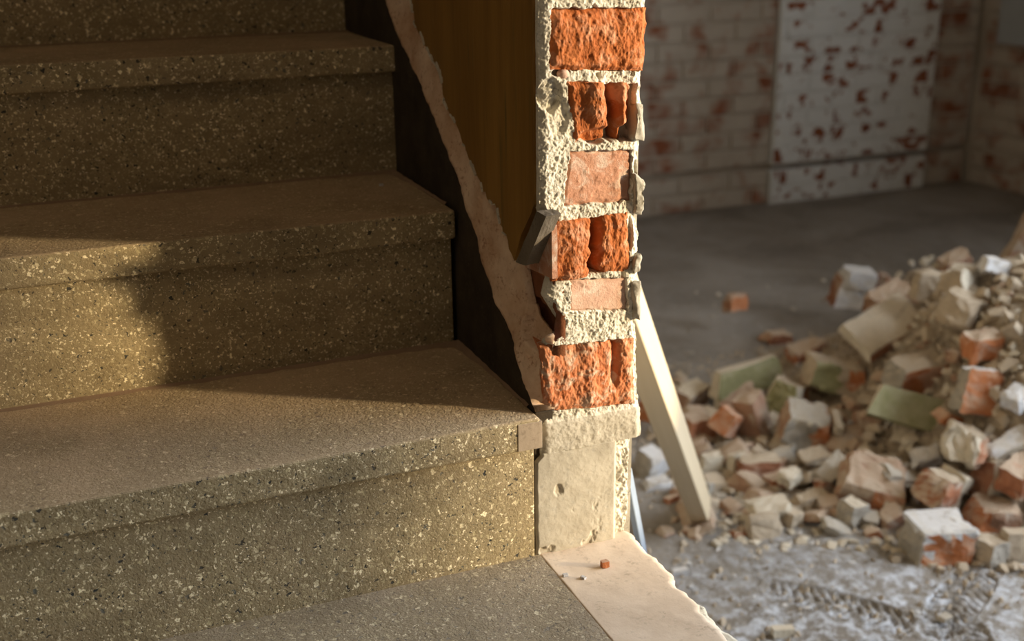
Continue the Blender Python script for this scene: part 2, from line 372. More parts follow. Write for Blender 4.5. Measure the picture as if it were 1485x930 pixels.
# ------------------------------------------------------------------ staircase
st = tag(empty('staircase', (-.78, 0, 0)), 'dusty speckled terrazzo staircase climbing beside the brown painted wall', 'staircase')
st_off = Vector((-.78, 0, 0))
def under(o, p=st, off=st_off):
    o.parent = p; o.matrix_parent_inverse = Matrix.Translation(-off); return o
def wedge(name, pts, mat, parent, off):
    """thin ridge of dust lying along an inside corner: list of (p, width vector, height)"""
    V = []; F = []
    for (p_, wv, hh) in pts: V += [p_, p_+wv, p_+Vector((0, 0, hh))]
    for k in range(len(pts)-1):
        a = k*3; F += [(a+1, a+4, a+5, a+2)]
    return under(mesh(name, V, F, mat), parent, off)
DX = [0, -.004, .007, .004, 0, 0]                               # slight unevenness of the step ends
for i in range(6):
    x1 = -.0085+DX[i]; y0 = i*D; z1 = (i+1)*H
    s_ = empty('stair_step', (-.78, y0, i*H)); so = Vector((-.78, y0, i*H))
    under(s_)
    bm = box_bm(XL, x1, y0-NOSE, y0+D+.012, z1-TH, z1, .0035, 3)
    t = frombm('tread', bm, 'terrazzo'); under(t, s_, so)
    under(box('riser', XL, x1-.002, y0, y0+.06, i*H-.002, z1-TH+.002, 'terrazzo', bev=.0015), s_, so)
    if i == 0:
        e = box('end_patch', -.036, x1+.0015, y0-NOSE-.0008, y0-NOSE+.01, z1-TH+.001, z1-.0035, 'end_patch', bev=.0005); under(e, s_, so)
    pts = []; g = random.Random(i)
    for k in range(60):                                          # pinkish dust swept into the corner with the next riser
        x = x1-.001 - (k/59)**1.6*1.3
        pts.append((Vector((x, y0+D+.0005, z1)), Vector((0, -(.006+.006*g.random()+.03*math.exp(-k*.35)), .0003)), (.0022+.0015*g.random())*math.exp(-k*.02)))
    wedge('dust', pts, 'dust', s_, so)
    pts = []
    for k in range(20):                                          # and along the skirting
        pts.append((Vector((x1+.0005, y0+.02+(D-.02)*k/19, z1)), Vector((-(.002+.003*g.random()+.012*(k/19)**3), 0, .0003)), .0022+.0015*g.random()))
    wedge('dust', pts, 'dust', s_, so)

# landing at the foot of the stairs: terrazzo panel with a plain border, right edge broken off
ld = tag(empty('landing', (-.5, -.5, -.06)), 'terrazzo landing with pale plain border and broken right edge', 'landing')
lo_ = Vector((-.5, -.5, -.06))
under(box('terrazzo_panel', XL, -.0045, -1.5, .06, -.10, 0, 'terrazzo_landing'), ld, lo_)
ny, nx = 700, 46
T = np.linspace(0, 1, ny)[:, None]+np.zeros((1, nx)); U = np.linspace(0, 1, nx)[None]+np.zeros((ny, 1))
yy = .012-T*1.5
edge = .112 + .007*fbm(yy*26, 0*yy, 0, 5, 8, .6) - .012*np.exp(-((yy+.16)/.012)**2)*0 - .006*sst(.02, -.01, yy-.0)*0 + .004*np.sign(fbm(yy*14, 2+0*yy, 0, 2, 4))*.6
X = -.0045+(edge+.0045)*U; Z = -.0007*sst(.93, 1, U)+.0005*fbm(X*40, yy*40, 0, 3, 2)-.0022*sst(.96, 1, U)
under(sheet('border_strip', X[::-1], yy[::-1], Z[::-1], 'border', back=(2, -.03)), ld, lo_)
ny, nx = 260, 30                                                 # broken mortar bed showing below the border
T = np.linspace(0, 1, ny)[:, None]+np.zeros((1, nx)); U = np.linspace(0, 1, nx)[None]+np.zeros((ny, 1))
yy = .01-T*1.0; edge = .112+.012*fbm(yy*22, 1+0*yy, 0, 4, 21)+.020*sst(-.10, -.14, yy)*sst(-.5, -.2, yy)
X = .03+(edge-.03)*U; Z = -.012-.014*sst(.6, 1, U)+.006*fbm(X*60, yy*60, 0, 4, 22)
under(sheet('broken_edge', X[::-1], yy[::-1], Z[::-1], 'mortar', back=(2, -.13)), ld, lo_)
under(box('landing_base', XL, .08, -1.5, .03, ZF-.02, -.101, 'flake'), ld, lo_)

# ------------------------------------------------------------------ partition wall (core, right plaster) with the brown plaster on its stair side
wm = struct(box('wall_middle', .014, .108, .088, YB, ZF, CEIL, 'core'))
box('plaster_coat', .108, .121, .014, YB, ZF, CEIL, 'flake', wm)
def curve(pts, x): return [tuple(at(a, b, x=x)[1:]) for a, b in pts]
low = curve([(563, 0), (575, 30), (590, 70), (611, 115), (634, 170), (655, 225), (679, 290), (697, 350), (715, 410), (737, 465), (757, 520), (775, 575), (783, 597)], -.004)
upp = curve([(597, 0), (604, 35), (618, 62), (640, 108), (648, 150), (667, 190), (685, 235), (702, 275), (721, 300), (732, 335), (748, 378)], 0.0)
sl_ = (upp[0][1]-upp[-1][1])/(upp[0][0]-upp[-1][0])
# brown painted plaster: jagged lower border, continues up the slope beyond the picture
g = random.Random(3); jag = []
for k in range(len(upp)-1):
    (a, b), (c_, d_) = upp[k], upp[k+1]
    for q in range(5):
        f = q/5; jag.append((a+(c_-a)*f+g.uniform(-.0035, .0035), b+(d_-b)*f+g.uniform(-.0035, .0035)))
jag.append(upp[-1])
far = (upp[0][0]+.9, upp[0][1]+.9*H/D)
poly = [far]+jag+[(.052, .372), (.024, .402), (.016, .414), (.016, CEIL), (1.6, CEIL), (1.6, far[1])]
def prism_yz(name, poly, x0, x1, mat, parent=None):
    bm = bmesh.new(); vs = [bm.verts.new((x0, a, b)) for a, b in poly]; f = bm.faces.new(vs)
    r = bmesh.ops.extrude_face_region(bm, geom=[f])
    for v in r['geom']:
        if isinstance(v, bmesh.types.BMVert): v.co.x = x1
    bmesh.ops.triangulate(bm, faces=bm.faces)
    return frombm(name, bm, mat, parent)
prism_yz('brown_plaster', poly, -.002, .0135, 'brown_paint', wm)
# pale edge chips along the brown plaster
for k in range(0, len(jag)-3, 1):
    wch = max(0, .0028*math.sin(k*1.7)+.0022*math.sin(k*.63+1)+.0012)
    if k in (14, 15, 16): wch = .0065
    if wch < .001: continue
    (a, b), (c_, d_) = jag[k], jag[k+1]; nv = Vector((-(d_-b), (c_-a))).normalized()
    if nv.x > 0 and nv.y < 0: nv = -nv
    q = [(a, b), (c_, d_), (c_-nv.x*-wch*.6, d_+nv.y*wch*.6), (a-nv.x*-wch, b+nv.y*wch)]
    prism_yz('edge_chip', q, -.0038, .004, 'mortar', wm)
# exposed sloping strip between skirting and brown plaster
def resamp(pts, n):
    P_ = np.array(pts); s = np.concatenate([[0], np.cumsum(np.hypot(*np.diff(P_, axis=0).T))]); t = np.linspace(0, s[-1], n)
    return np.stack([np.interp(t, s, P_[:, 0]), np.interp(t, s, P_[:, 1])], -1)
lowx = [(low[0][0]+.9, low[0][1]+.9*H/D)]+low
uppx = [far]+upp+curve([(757, 395), (762, 425), (770, 460), (792, 489), (788, 506), (788, 594)], .004)
ny, nx = 700, 46
A = resamp(lowx, ny); Bq = resamp(uppx, ny); U = np.linspace(0, 1, nx)[None]
ss = np.linspace(0, 1, ny)[:, None]
Y = A[:, :1]*(1-U)+Bq[:, :1]*U; Z = A[:, 1:]*(1-U)+Bq[:, 1:]*U
wob = .003*fbm(ss*60+0*U, U*2+0*ss, 0, 4, 31)*sst(.35, 0, U)
Y = Y+wob; Z = Z+wob*.6
X = -.012+.0165*U**.8 + .0045*fbm(Y*28, Z*28, 0, 4, 30) + .0008*fbm(Y*200, Z*200, 0, 3, 33) + .003*np.exp(-(U/.06)**2)
Yc, Zc = at(785, 455, x=.004)[1:]
hole = sst(.0016, -.0016, np.maximum(np.abs(Y-.026)-.024, np.abs(Z-.268-(Y-.026)*.3)-.017)+.004*fbm(Y*90, Z*90, 0, 3, 35))
X = X + .012*hole
sheet('exposed_strip', X, Y, Z, 'strip', wm, back=(0, .0145))
# substrate behind the lost plaster near the free end
ny, nx = 120, 50
Yg, Zg = np.meshgrid(np.linspace(.004, .09, nx), np.linspace(.17, .41, ny))
sheet('bared_substrate', .0155+.0012*fbm(Yg*60, Zg*60, 0, 4, 36)+.012*sst(.004, -.004, np.maximum(np.abs(Yg-.03)-.024, np.abs(Zg-.275)-.02)+.004*fbm(Yg*70, Zg*70, 0, 3, 37)), Yg, Zg, 'core', wm, back=(0, .03))
# dark terrazzo skirting between steps and strip
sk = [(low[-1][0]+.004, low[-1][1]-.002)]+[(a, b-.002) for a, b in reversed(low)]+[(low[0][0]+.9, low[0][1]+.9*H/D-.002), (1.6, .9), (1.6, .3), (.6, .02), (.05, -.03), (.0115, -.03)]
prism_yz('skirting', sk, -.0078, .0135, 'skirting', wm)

# ------------------------------------------------------------------ broken brick end of the wall
bp = tag(empty('brick_pier', (.06, .03, 0)), 'broken end of brick wall with orange bricks and crumbling cream mortar', 'wall end')
bo = Vector((.06, .03, 0))
def ptz(px, py): q = at(px, py, y=0.0); return q[0], q[2]
Lp = [(783, -700), (783, -60), (783, 0), (782, 60), (784, 120), (782, 200), (784, 260), (783, 300), (790, 318), (797, 345), (800, 395), (797, 415), (793, 432), (803, 452), (815, 470), (813, 488), (795, 500), (789, 515), (790, 560), (789, 590), (784, 610), (783, 632)]
Rp = [(940, -700), (939, -60), (940, 0), (941, 40), (936, 60), (934, 100), (932, 130), (935, 150), (932, 200), (930, 240), (931, 262), (932, 292), (925, 312), (930, 345), (931, 380), (928, 400), (929, 430), (926, 470), (927, 500), (929, 560), (931, 600), (932, 625), (930, 633)]
L2 = np.array(sorted((ptz(*q)[1], ptz(*q)[0]) for q in Lp)); R2 = np.array(sorted((ptz(*q)[1], ptz(*q)[0]) for q in Rp))
def quad(a, b, c, d): return [ptz(*a), ptz(*b), ptz(*c), ptz(*d)]           # tl, tr, br, bl
BR = [
 (quad((803, 15), (939, 14), (932, 101), (801, 99)), 'brick_rough', 'rough'),
 (quad((825, 121), (927, 123), (919, 204), (838, 205)), 'brick_rough', 'cleft2'),
 (quad((831, 222), (918, 219), (917, 292), (820, 300)), 'brick_smooth', 'smooth'),
 (quad((802, 326), (909, 311), (914, 392), (802, 407)), 'brick_rough', 'cleft4'),
 (quad((829, 408), (911, 405), (912, 452), (832, 452)), 'brick_pale', 'smooth'),
 (quad((789, 507), (919, 494), (919, 585), (791, 596)), 'brick_dusty', 'rough6'),
]
z_top = .628
for k in range(9):                                                           # courses above the picture
    z0 = z_top+.001+k*.0735; xa = .014+.016*(k % 2)*rnd.random()
    BR.append(([(xa, z0+.062), (.114, z0+.062), (.114, z0), (xa, z0)], 'brick_rough', 'rough'))
def sd_poly(pts, x, z):
    c = np.mean(pts, 0); d = -1e9
    for i in range(4):
        (ax, az), (bx, bz) = pts[i], pts[(i+1) % 4]; n = np.array([bz-az, -(bx-ax)]); n = n/np.linalg.norm(n)
        if np.dot(n, np.array([ax, az])-c) < 0: n = -n
        d = np.maximum(d, (x-ax)*n[0]+(z-az)*n[1])
    return d
def mortar_part(name, za, zb, nx, nz, mat='mortar', bk=.019):
    zz = np.linspace(za, zb, nz)[:, None]+np.zeros((1, nx)); U = np.linspace(0, 1, nx)[None]+np.zeros((nz, 1))
    xl = np.interp(zz, L2[:, 0], L2[:, 1])+.0012*fbm(zz*130, 0*zz, 0, 3, 40)+.0012; xr_ = np.interp(zz, R2[:, 0], R2[:, 1])+.0014*fbm(zz*120, 3+0*zz, 0, 3, 41)-.001
    x = xl+(xr_-xl)*U
    gran = fbm(x*150, zz*150, 0, 5, 42, .62); blob = fbm(x*38, zz*38, 0, 3, 43)
    gran2 = fbm(x*330, zz*330, 0, 3, 48, .6); y = .003 - .0013*gran - .0027*blob - .0016*gran2 + .0010*np.abs(fbm(x*240, zz*240, 0, 3, 44))
    sm = sst(.172, .160, zz)                                                  # smoother cement band above the patch
    y = y*(1-sm)+(-.0016-.0011*gran-.0016*blob)*sm
    pit = sst(.42, .62, fbm(x*75, zz*75, 1.3, 3, 46)); y = y+.007*pit*(1-sm)
    edge_r = sst(.011, .0, np.minimum(x-xl, xr_-x)); y = y+.004*edge_r**2
    # grey plaster lump beside bricks two and three, set back
    for (pts, mt, kd) in BR:
        d = sd_poly(pts, x, zz); ins = sst(.0012, -.0018, d+.0026*fbm(x*160, zz*160, 0, 3, 45)-(.001 if kd.startswith('rough') else .0))
        if kd == 'smooth': y = y*(1-ins)+ins*.020
        else: y = y*(1-ins)+ins*.024
    def pock(px, py, rx, rz, dp):
        nonlocal y
        cx, cz = ptz(px, py); q = ((x-cx)/rx)**2+((zz-cz)/rz)**2; y = y+dp*sst(1.15, .6, q+.25*fbm(x*140, zz*140, 0, 2, 47))
    pock(815, 105, .010, .0045, .014); pock(866, 205, .010, .004, .014); pock(800, 140, .013, .018, .006); pock(812, 170, .012, .022, .004)
    pock(905, 415, .004, .02, .007); pock(916, 340, .003, .02, .008); pock(925, 260, .003, .02, .007)
    return under(sheet(name, x, y, zz, mat, back=(1, bk)), bp, bo)
mortar_part('mortar', .164, .70, 190, 760)
mortar_part('cement_band', .1275, .1645, 150, 60, 'cement', .086)
mortar_part('mortar', .70, CEIL-.01, 60, 300)
for n_, (pts, mt, kd) in enumerate(BR):
    hi = n_ < 6; nx, nz = (150, 100) if hi else (24, 16)
    ce = np.mean(pts, 0); ex = [np.array(q)+np.sign(np.array(q)-ce)*.0016 for q in pts]
    U, Vv = np.meshgrid(np.linspace(0, 1, nx), np.linspace(0, 1, nz))
    tl, tr, br_, bl = ex
    jx = .0016*fbm(Vv*6+n_*3, n_+0*U, 0, 3, 50)
    x = (bl[0]*(1-U)+br_[0]*U)*(1-Vv)+(tl[0]*(1-U)+tr[0]*U)*Vv+jx; z = (bl[1]*(1-U)+br_[1]*U)*(1-Vv)+(tl[1]*(1-U)+tr[1]*U)*Vv
    s = 60+n_*7
    rough = .0030*fbm(x*34, z*30, 0, 3, s, .5)+.0030*fbm(x*95, z*70, 0, 4, s+3, .6)+.0022*fbm(x*260, z*150, 0, 3, s+4, .7)-.0016*np.abs(fbm(x*60, z*28, 0, 3, s+5))
    e = np.minimum(np.minimum(U*.105, (1-U)*.105), np.minimum(Vv*.06, (1-Vv)*.06)); rnded = .004*sst(.006, 0, e+.002*fbm(x*90, z*90, 0, 2, s+8))
    if kd == 'smooth': y = .0062+.0007*fbm(x*40, z*40, 0, 4, s)-.0012*sst(.1, .5, fbm(x*55, z*55, 0, 4, s+2))+rnded*.6
    else: y = -.0005-.72*rough+rnded
    if kd == 'rough': y = y+.005*sst(.75, .95, Vv+.12*fbm(x*60, z*60, 0, 3, s+9))
    if kd == 'cleft2':
        y = y+.020*np.exp(-((U-.60+.10*(Vv-.5)+.03*fbm(Vv*5, 0*U, 0, 2, 5))/.055)**2)+.016*sst(.80, .90, U+.04*fbm(Vv*6, 0*U, 0, 2, 6))
        y = y+.013*sst(.27, .15, Vv-.25*(U-.45)+.05*fbm(x*50, z*50, 0, 2, 9))*sst(.0, .2, U) - .009*np.exp(-((U-.36)/.16)**2)*sst(.2, .5, Vv)
        y = y-.006*np.exp(-((U-.74)/.05)**2)
    if kd == 'cleft4':
        y = y+.022*np.exp(-((U-.55-.06*(Vv-.5)+.05*fbm(Vv*5, 0*U, 0, 3, 15))/.060)**2)-.005*np.exp(-((U-.25)/.2)**2)
    if kd == 'rough6':
        y = y+.008*np.exp(-((U-.78)/.04)**2)*sst(.2, .5, Vv)+.006*sst(.7, .9, Vv)*sst(.75, .3, U)-.004*np.exp(-((U-.5)/.09)**2)
    under(sheet('brick', x, y, z, mt, back=(1, .084), xlo=.012), bp, bo)
# grey plaster flakes left of the fourth course and on the right edge
def hull(pts):
    bm = bmesh.new()
    for q in pts: bm.verts.new(q)
    r = bmesh.ops.convex_hull(bm, input=list(bm.verts)); dead = list({v for v in r.get('geom_unused', [])+r.get('geom_interior', []) if isinstance(v, bmesh.types.BMVert)})
    if dead: bmesh.ops.delete(bm, geom=dead, context='VERTS')
    return bm
def rough_up(bm, cuts, amp, scale, seed):
    bmesh.ops.triangulate(bm, faces=bm.faces)
    if cuts: bmesh.ops.subdivide_edges(bm, edges=list(bm.edges), cuts=cuts, use_grid_fill=True)
    bm.normal_update(); co = np.array([v.co for v in bm.verts]); no = np.array([v.normal for v in bm.verts])
    n = fbm(co[:, 0]*scale, co[:, 1]*scale, co[:, 2]*scale, 3, seed)
    for v, c_, q, k in zip(bm.verts, co, no, n): v.co = Vector(c_+q*k*amp)
    return bm
a = at(778, 306, x=-.008); b = at(792, 314, x=-.006); c_ = at(748, 380, x=-.010); d_ = at(762, 386, x=-.008)
bm = hull([tuple(a), tuple(b), tuple(c_), tuple(d_)]+[(.012, q[1]+.004, q[2]) for q in (a, b, c_, d_)]); rough_up(bm, 4, .0016, 90, 70)
o = frombm('plaster_flake', bm, 'flake_shade'); under(o, bp, bo); o['label'] = 'grey broken plaster edge jutting out left of fourth brick'
q = [at(*w_, x=.0095) for w_ in ((782, 318), (800, 327), (801, 405), (762, 387))]
bm = hull([tuple(w_) for w_ in q]+[(.016, w_[1], w_[2]) for w_ in q]); rough_up(bm, 4, .0015, 80, 71)
o = frombm('bared_brick_side', bm, 'brick_smooth'); under(o, bp, bo)
for (p0, p1) in [((920, 150), (934, 204)), ((919, 258), (932, 312)), ((918, 372), (930, 392)), ((917, 415), (929, 466))]:
    x0, z1 = ptz(*p0); x1, z0 = ptz(*p1); g = random.Random(p0[1])
    P8 = [(x0+g.uniform(-.5, 2)*.002 if k & 1 else x1+g.uniform(-2, 0)*.001, (-.001 if k & 2 else .03)+g.uniform(-1, 1)*.003, (z0 if k & 4 else z1)+g.uniform(-1, 1)*.005) for k in range(8)]
    P8 += [(x0+(x1-x0)*g.random(), -.003, z0+(z1-z0)*g.uniform(.2, .8)) for _ in range(3)]
    bm = hull(P8); rough_up(bm, 6, .0035, 110, p0[1])
    under(frombm('plaster_flake', bm, 'flake', smooth=True), bp, bo)
# round pebble in the joint under the first brick
bm = bmesh.new(); bmesh.ops.create_icosphere(bm, subdivisions=3, radius=.0062); cx_, cz_ = ptz(820, 108)
for v in bm.verts: v.co = Vector((v.co.x*1.1+cx_, v.co.y+.006, v.co.z*.85+cz_))
under(frombm('pebble', bm, 'brick_pale', smooth=True), bp, bo)
# cement patch below the bricks: smooth plate at the left, rough recess at the right
x0, x1 = -.0090, .0935
U, zz = np.meshgrid(np.linspace(0, 1, 130), np.linspace(-.012, .1285, 180))
top = sst(.100, .128, zz)
xl = x0+.007*sst(.118, .128, zz+.004*fbm(zz*90, 0*zz, 0, 2, 82)) + .001*fbm(zz*80, 0*zz, 0, 3, 80)
x = xl+(x1-xl)*U
y = -.0015-.0010*fbm(x*60, zz*60, 0, 4, 81)+.003*sst(.18, .5, fbm(x*55, zz*38, 2, 5, 83))*sst(.9, .4, U+.4*fbm(x*30, zz*30, 0, 3, 84))+.0022*sst(.003, 0, np.minimum(x-xl, x1-x))
under(sheet('plaster_patch', x, y, zz, 'cement', back=(1, .086)), bp, bo)
U, zz = np.meshgrid(np.linspace(0, 1, 50), np.linspace(-.015, .129, 180))
xr_ = .1165+.0016*fbm(zz*90, 0*zz, 0, 3, 85)-.0045*sst(.03, .0, zz)+.003*sst(.1, .125, zz); x = .0925+(xr_-.0925)*U
y = .010-.0045*fbm(x*130, zz*130, 0, 4, 86, .6)+.004*sst(.9, 1, U)
under(sheet('rough_edge', x, y, zz, 'mortar', back=(1, .086)), bp, bo)

# crumbs lying on the landing and steps
def simple_chunk(dims, seed, cut=.3, jit=.12, taper=.0):
    g = random.Random(seed); pts = []
    tx, ty = 1-taper*g.random(), 1-taper*g.random(); ox, oy = g.uniform(-1, 1)*taper*.3, g.uniform(-1, 1)*taper*.3
    for k in range(8):
        sx, sy, sz = (1 if k & 1 else -1), (1 if k & 2 else -1), (1 if k & 4 else -1)
        c = Vector((sx*dims[0]/2*(1-g.random()*jit), sy*dims[1]/2*(1-g.random()*jit), sz*dims[2]/2*(1-g.random()*jit)))
        if sz > 0: c.x = c.x*tx+ox*dims[0]; c.y = c.y*ty+oy*dims[1]
        if g.random() < .6:
            a = [g.uniform(.15, 1)*cut for _ in range(3)]
            pts += [c-Vector((sx*a[0]*dims[0], 0, 0)), c-Vector((0, sy*a[1]*dims[1], 0)), c-Vector((0, 0, sz*a[2]*dims[2]))]
        else: pts.append(c)
    return hull(pts)
q = at(877, 818, z=.004)
o = frombm('brick_crumb', simple_chunk((.009, .007, .008), 5), 'r_orange'); o.location = q
tag(o, 'tiny orange brick crumb lying on the pale landing border', 'crumb')
for k, (px, py) in enumerate([(820, 834), (793, 797), (846, 838), (553, 268)]):
    q = at(px, py, z=.0015 if py > 600 else 2*H+.0015)
    o = frombm('plaster_crumb', simple_chunk((.006, .004, .003), 11+k), 'r_white'); o.location = q; o.rotation_euler = (0, 0, k)
    tag(o, ['white plaster crumb on the landing where terrazzo meets border', 'pale crumb at the foot of the cement patch', 'thin pale crumb in the middle of the landing border', 'small white crumb near the wall on the second step'][k], 'crumb')

# ------------------------------------------------------------------ rubble heap
CP = [(1357, 775, 0), (1340, 600, .13), (1300, 470, .20), (1400, 430, .36), (1450, 385, .42), (1400, 540, .25), (1215, 560, .06), (1450, 660, .12), (1480, 560, .28), (1290, 410, .14), (1230, 480, .03), (1485, 385, .42), (1340, 400, .22),
      (1200, 660, .03), (1290, 690, .05), (1100, 620, .03), (1485, 760, .02)]
pts = [at(a, b, z=ZF+h) for a, b, h in CP]; XY = np.array([[q[0], q[1]] for q in pts]); HH = np.array([q[2]-ZF for q in pts])
ring = [(.70, 1.0), (.80, .80), (.94, .60), (1.06, .48), (1.26, .40), (1.5, .35), (.85, 1.3), (1.0, 1.62), (1.3, 1.62), (1.62, 1.72), (1.95, 1.75), (2.3, 1.6), (2.6, 1.3), (1.8, .4), (2.15, .5), (2.5, .8), (.6, .5), (.5, 1.2), (.7, 1.9), (1.2, 2.2), (2, 2.2)]
XY = np.concatenate([XY, np.array(ring)]); HH = np.concatenate([HH, np.zeros(len(ring))-.01])
XY = np.concatenate([XY, [[1.9, 1.05], [2.05, .85]]]); HH = np.concatenate([HH, [.40, .30]])
def _k(d): return np.sqrt(d*d+.02)
W = np.linalg.solve(_k(np.linalg.norm(XY[:, None]-XY[None], axis=-1))+np.eye(len(XY))*-.004, HH)
def heap(x, y):
    x = np.asarray(x, float); y = np.asarray(y, float)
    d = np.sqrt((x[..., None]-XY[:, 0])**2+(y[..., None]-XY[:, 1])**2)
    return np.clip(_k(d)@W, -.03, .6)
def ground(x, y): return ZF+max(0.0, float(heap(np.array(x), np.array(y))))
hx, hy = np.meshgrid(np.linspace(.6, 2.45, 250), np.linspace(.3, 1.9, 210))
hz = ZF+heap(hx, hy)-.006+.012*fbm(hx*16, hy*16, 0, 5, 90)*sst(-.005, .05, heap(hx, hy))+.004*fbm(hx*70, hy*70, 0, 3, 91)
tag(sheet('rubble_dirt', hx, hy, hz, 'dirt', back=(2, ZF-.05)), 'brown dust and fine debris that fills the rubble heap', 'debris', kind='stuff')

def on_heap(px, py, lift):
    R = fw*FPX+rr*(px-742.5)-uu*(py-465); k = .6
    while k < 3.6:
        q = CAM+R*k/FPX*1.0
        if q[2] <= ground(q[0], q[1])+lift: return q
        k += .004
    return q
def detail_chunk(dims, seed, cut, jit, cuts, amp, slots, patch=()):
    """broken block; slots maps a local direction to a material slot number"""
    bm = simple_chunk(dims, seed, cut, jit, .22); bm.normal_update()
    for f in bm.faces:
        for (dirn, idx, lim) in slots:
            if f.normal.dot(Vector(dirn)) > lim: f.material_index = idx
    d0 = dims
    # patch: a broken area where part of one side shows another material
    if patch:
        bmesh.ops.triangulate(bm, faces=bm.faces); bmesh.ops.subdivide_edges(bm, edges=list(bm.edges), cuts=3, use_grid_fill=True); bm.normal_update(); g = random.Random(seed)
        for (dirn, lim, axis_, sgn, thr, idx) in patch:
            for f in bm.faces:
                c = f.calc_center_median(); t = sgn*c[axis_]/(d0[axis_]/2)+.35*float(fbm(c.x*60, c.y*60, c.z*60, 3, seed))
                if f.normal.dot(Vector(dirn).normalized()) > lim and t > thr: f.material_index = idx
    rough_up(bm, cuts+1 if not patch else 1, amp*2.6, 26, seed); bm.normal_update(); co = np.array([v.co for v in bm.verts]); n = fbm(co[:, 0]*75, co[:, 1]*75, co[:, 2]*75, 3, seed+5); n2 = fbm(co[:, 0]*75+9, co[:, 1]*75, co[:, 2]*75+4, 3, seed+6)
    for v, a_, b_ in zip(bm.verts, n, n2): v.co += v.normal*a_*amp*1.5+Vector((b_, a_, b_-a_))*amp*1.0
    return bm
ANC = {1: 'the foremost half brick', 2: 'the tilted red brick', 3: 'the cream mortar block', 5: 'the big pink slab', 6: 'the long green slab', 7: 'the orange ended brick', 8: 'the green faced brick', 9: 'the largest pale slab', 12: 'the white plastered block', 14: 'the lone red brick bit', 17: 'the wide green slab', 19: 'the bright orange cube', 22: 'the rounded grey brick', 26: 'the round white lump', 30: 'the dark shaded brick', 38: 'the pale oval flake', 42: 'the sloping grey slab', 46: 'the white edged brick', 47: 'the orange and cream brick', 49: 'the yellowish boulder', 50: 'the tipped crest brick', 53: 'the pinkish edge brick', 60: 'the lone floor chip', 61: 'the bluish white chip'}
ANP = []
def proj(q):
    v = np.array(q)-CAM; d = v@fw; return 742.5+FPX*(v@rr)/d, 465-FPX*(v@uu)/d
def piece(name, px, py, dims, rot, mats, label, cat, seed, slots=(), lift=None, cut=.30, jit=.16, cuts=2, amp=.004, coat=None, up=0.0, patch=()):
    h = min(dims) if lift is None else lift
    q = on_heap(px, py, h*.42+up)
    bm = detail_chunk(dims, seed, cut, jit, cuts, amp, slots, patch)
    o = frombm(name, bm, mats); o.location = q; o.rotation_euler = Euler([math.radians(a) for a in rot]); tag(o, label, cat)
    if coat:                                                     # mortar or plaster still sticking to it: a part of its own
        (cn, cd, coff, cm, cs) = coat
        b2 = simple_chunk(cd, seed+100, .3, .2)
        for v in b2.verts: v.co += Vector(coff)
        rough_up(b2, 2, .004, 60, seed+3); frombm(cn, b2, cm, o)
    KEY.append((q, max(dims)*.5))
    if seed in ANC: ANP.append((ANC[seed], proj(q)))
    return o
KEY = []
B = 'brick_fragment'
T_, F_, R_, L_ = (0, 0, 1), (0, -1, 0), (1, 0, 0), (-1, 0, 0)
piece(B, 1357, 783, (.118, .10, .085), (4, 0, -14), ['r_orange', 'r_white', 'r_grey'], 'half brick with white mortar on top standing foremost on the dusty floor', 'brick', 1, [(T_, 1, .5), (R_, 1, .5), (L_, 2, .6)], lift=.085, cut=.12, jit=.06, coat=('mortar_coat', (.112, .095, .022), (.002, .006, .034), 'r_white', 0), patch=[(F_, .3, 0, -1, .72, 1), (F_, .3, 2, 1, .78, 1)])
piece(B, 1362, 708, (.12, .085, .075), (14, 24, 22), ['r_brick', 'r_mortar'], 'red brick with mortared right end tilted on top of the foremost brick', 'brick', 2, [(T_, 1, .7), (R_, 1, .6)], cut=.18, up=.045, coat=('mortar_coat', (.05, .07, .04), (.036, -.006, .03), 'r_cream', 0), patch=[(F_, .2, 0, 1, .35, 1)])
piece('mortar_chunk', 1402, 648, (.12, .09, .08), (10, 26, 30), ['r_cream', 'r_mortar', 'r_brick'], 'cream mortar block tilted behind the red brick above the foremost brick', 'rubble', 3, [(T_, 1, .6), (F_, 2, .85)], up=.05, amp=.007)
piece(B, 1432, 692, (.06, .06, .10), (0, 12, 10), ['r_cream', 'r_dark'], 'brick bit caked in cream mortar standing right of the tilted red brick', 'brick', 4, [(L_, 1, .6)], up=.01, amp=.006)
piece(B, 1262, 703, (.15, .12, .075), (30, 10, -38), ['r_dustybrick', 'r_orange'], 'large dusty pink brick slab leaning left of the tilted red brick', 'brick', 5, [((.6, -.6, -.2), 1, .8)], cut=.25, lift=.08, coat=('mortar_coat', (.05, .03, .05), (.055, -.045, -.004), 'r_mortar', 0), patch=[(F_, .2, 0, 1, .15, 1)])
piece('painted_plaster', 1330, 597, (.25, .04, .085), (-30, 17, -24), ['r_green', 'r_cream'], 'long khaki green painted plaster slab sloping down across the heap', 'plaster', 6, [(T_, 1, .5), (R_, 1, .5), (L_, 1, .5)], cut=.12, amp=.001, up=.035)
piece(B, 1330, 540, (.16, .085, .072), (8, -3, -6), ['r_dustybrick', 'r_orange', 'r_grey', 'r_mortar'], 'brick with orange end and grey plastered side lying above the green slab', 'brick', 7, [(F_, 1, .5), (L_, 2, .5), (T_, 3, .6)], cut=.15, up=.03)
piece(B, 1213, 543, (.16, .10, .08), (6, 12, -20), ['r_mortar', 'r_orange', 'r_green'], 'dusty brick with orange right end and green painted left face', 'brick', 8, [(R_, 1, .5)], cut=.3, up=.03, patch=[(F_, .2, 0, 1, .25, 1), (T_, .3, 0, 1, .75, 1), (F_, .3, 0, -1, .1, 2)])
